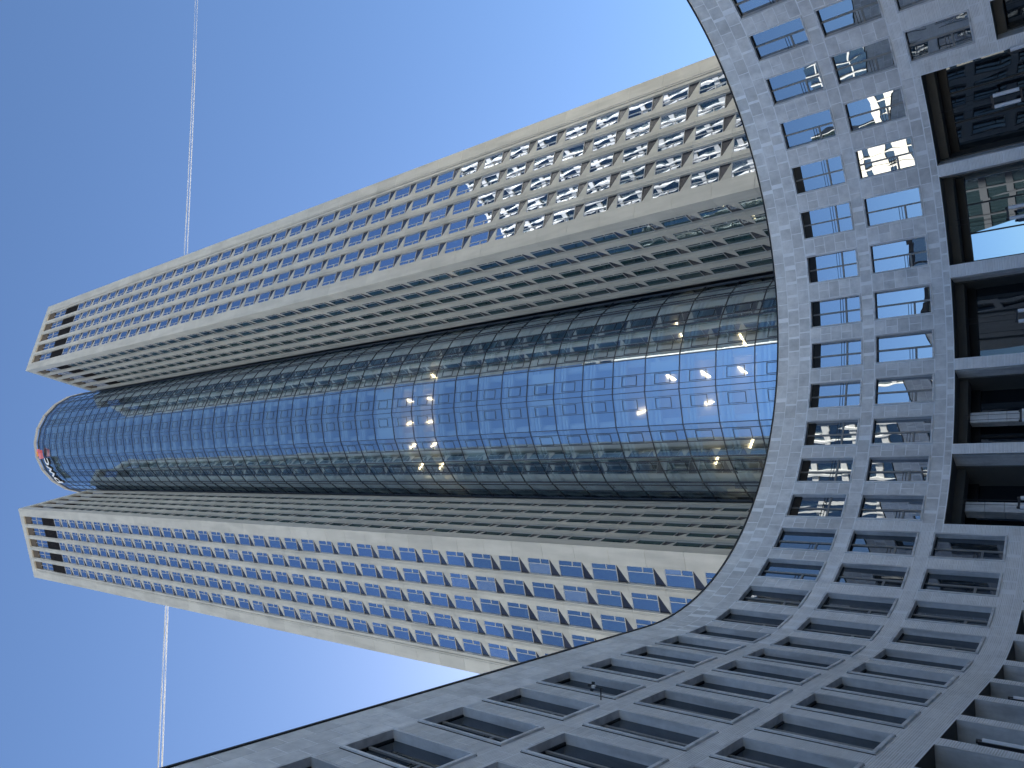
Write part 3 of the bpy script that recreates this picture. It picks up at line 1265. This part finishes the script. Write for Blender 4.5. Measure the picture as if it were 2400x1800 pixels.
# ---- small weather sensor on the facade
m = fm(35.25, 13.05)
t = thing('weather_sensor', 'small black weather sensor sticking out of the pier between two windows', 'weather sensor', tuple(m @ Vector((0, 0, 0))))
mb = MB()
mb.tube(m @ Vector((0, 0, 0)), m @ Vector((0, 0.34, 0.0)), 0.018, 'black', 8)
mb.tube(m @ Vector((0, 0.32, -0.06)), m @ Vector((0, 0.32, 0.22)), 0.014, 'black', 8)
mb.build('arm', t)
mb = MB()
mb.box((-0.05, 0.29, 0.20), (0.05, 0.36, 0.29), 'letter_white', m)
mb.build('housing', t)
for k in range(3):
    a = 2 * math.pi * k / 3 + 0.4
    mb = MB()
    e = m @ Vector((0.11 * math.cos(a), 0.33 + 0.11 * math.sin(a), 0.32))
    c0 = m @ Vector((0, 0.33, 0.32))
    mb.tube(c0, e, 0.010, 'black', 6)
    mb.tube(e - Vector((0, 0, 0.035)), e + Vector((0, 0, 0.035)), 0.04, 'black', 8)
    mb.build('cup', t)

# ================================================================== buildings round the court, outside the picture
def facade_block(parent, org, ux, n, w, h, depth, storey, bay, wall, band, glassm, band_h=1.1):
    "an office block: body, ribbon windows and ribs on the face that looks towards n"
    T = frame_m((org[0], org[1], 0), ux, n)
    mb = MB()
    mb.box((0, -depth, 0), (w, -0.30, h), wall, T)
    mb.build('block', parent)
    mb = MB()
    mb.poly([tuple(T @ Vector(v)) for v in ((0, -0.25, 0), (w, -0.25, 0), (w, -0.25, h), (0, -0.25, h))], glassm)
    mb.build('window_band', parent)
    mb = MB()
    k = 0
    while k * storey < h:
        mb.box((0, -0.24, k * storey), (w, 0.0, min(h, k * storey + band_h)), band, T)
        k += 1
    mb.build('floor_band', parent)
    mb = MB()
    nb_ = int(w / bay)
    for j in range(nb_ + 1):
        x = w * j / nb_
        mb.box((max(0, x - 0.13), -0.23, 0), (min(w, x + 0.13), 0.14, h), band, T)
    mb.build('rib', parent)


nb = thing('neighbour_building', 'pale high-rise with white ribs and ribbon windows across the court', 'building', (60, 35, 0))
facade_block(nb, (60.0, 61.5), np.array([0.0, -1.0]), np.array([-1.0, 0.0]), 62.0, 98.0, 22.0, 3.9, 1.7, 'cream', 'pale_rib', 'neigh_glass', 0.85)
ob3 = thing('opposite_building', 'broad white-ribbed office block further left across the street', 'building', (-100, -40, 0))
facade_block(ob3, (-135.0, -20.0), np.array([0.82, -0.572]), np.array([0.572, 0.82]), 74.0, 58.0, 16.0, 3.7, 2.6, 'neigh_wall', 'pale_rib', 'neigh_glass', 0.35)
ob = thing('opposite_building', 'long pale office block with ribbon windows across the street', 'building', (-20, -52, 0))
facade_block(ob, (-70.0, -52.0), np.array([1.0, 0.0]), np.array([0.0, 1.0]), 50.0, 42.0, 16.0, 3.7, 2.6, 'cream', 'cream', 'neigh_glass', 2.4)  # unseen block, made pale and wall-heavy to bounce sunlight onto the facades
ob2 = thing('opposite_building', 'dark office block beside the pale one across the street', 'building', (20, -56, 0))
facade_block(ob2, (5.0, -56.0), np.array([1.0, 0.0]), np.array([0.0, 1.0]), 46.0, 34.0, 16.0, 3.7, 2.6, 'neigh_wall', 'neigh_wall', 'neigh_glass', 1.0)

# ================================================================== contrail, some nine kilometres up
def sky_point(px, py, alt=9000.0):
    v = RT * 0
    c = np.array([px - 1200, py - 900, FPX])
    d = np.array([c @ RT, c @ HZ, c @ UP])
    d *= alt / d[2]
    return Vector((d[0], d[1], d[2] + EYE))


M['vapour'], nt, p = new_mat('vapour')
p.inputs['Base Color'].default_value = (0.9, 0.9, 0.9, 1)
p.inputs['Roughness'].default_value = 1.0
tr = node(nt, 'ShaderNodeBsdfTransparent')
mx = node(nt, 'ShaderNodeMixShader')
geo = node(nt, 'ShaderNodeNewGeometry')
nz = node(nt, 'ShaderNodeTexNoise')
nz.inputs['Scale'].default_value = 0.002
nz.inputs['Detail'].default_value = 4
nt.links.new(geo.outputs['Position'], nz.inputs['Vector'])
mr = node(nt, 'ShaderNodeMapRange')
mr.inputs[1].default_value = 0.36
mr.inputs[2].default_value = 0.62
mr.inputs[3].default_value = 0.20
mr.inputs[4].default_value = 0.75
nt.links.new(nz.outputs[0], mr.inputs[0])
nt.links.new(mr.outputs[0], mx.inputs[0])
nt.links.new(tr.outputs[0], mx.inputs[1])
nt.links.new(p.outputs[0], mx.inputs[2])
nt.links.new(mx.outputs[0], nt.nodes['Material Output'].inputs[0])
tc = thing('contrail', 'twin white contrail crossing the blue sky behind the tower', 'contrail', tuple(sky_point(420, 900)))
for pts, r0, r1 in (([(466, -80), (453, 271), (439, 591), (411, 1100), (393.5, 1421), (379.5, 1800), (376, 1900)], 4.2, 9),
                    ([(460.5, -80), (448, 271), (437, 500), (405, 1100), (388.5, 1421), (370.5, 1800), (367, 1900)], 3.6, 9)):
    mb = MB()
    P = []
    for a, b in zip(pts[:-1], pts[1:]):
        for i in range(12):
            f = i / 12
            P.append((a[0] + (b[0] - a[0]) * f + rng.normal(0, 0.12), a[1] + (b[1] - a[1]) * f))
    for i in range(len(P) - 1):
        f = i / len(P)
        mb.tube(sky_point(*P[i]), sky_point(*P[i + 1]), r0 + (r1 - r0) * f, 'vapour', 6)
    mb.build('vapour_trail', tc)
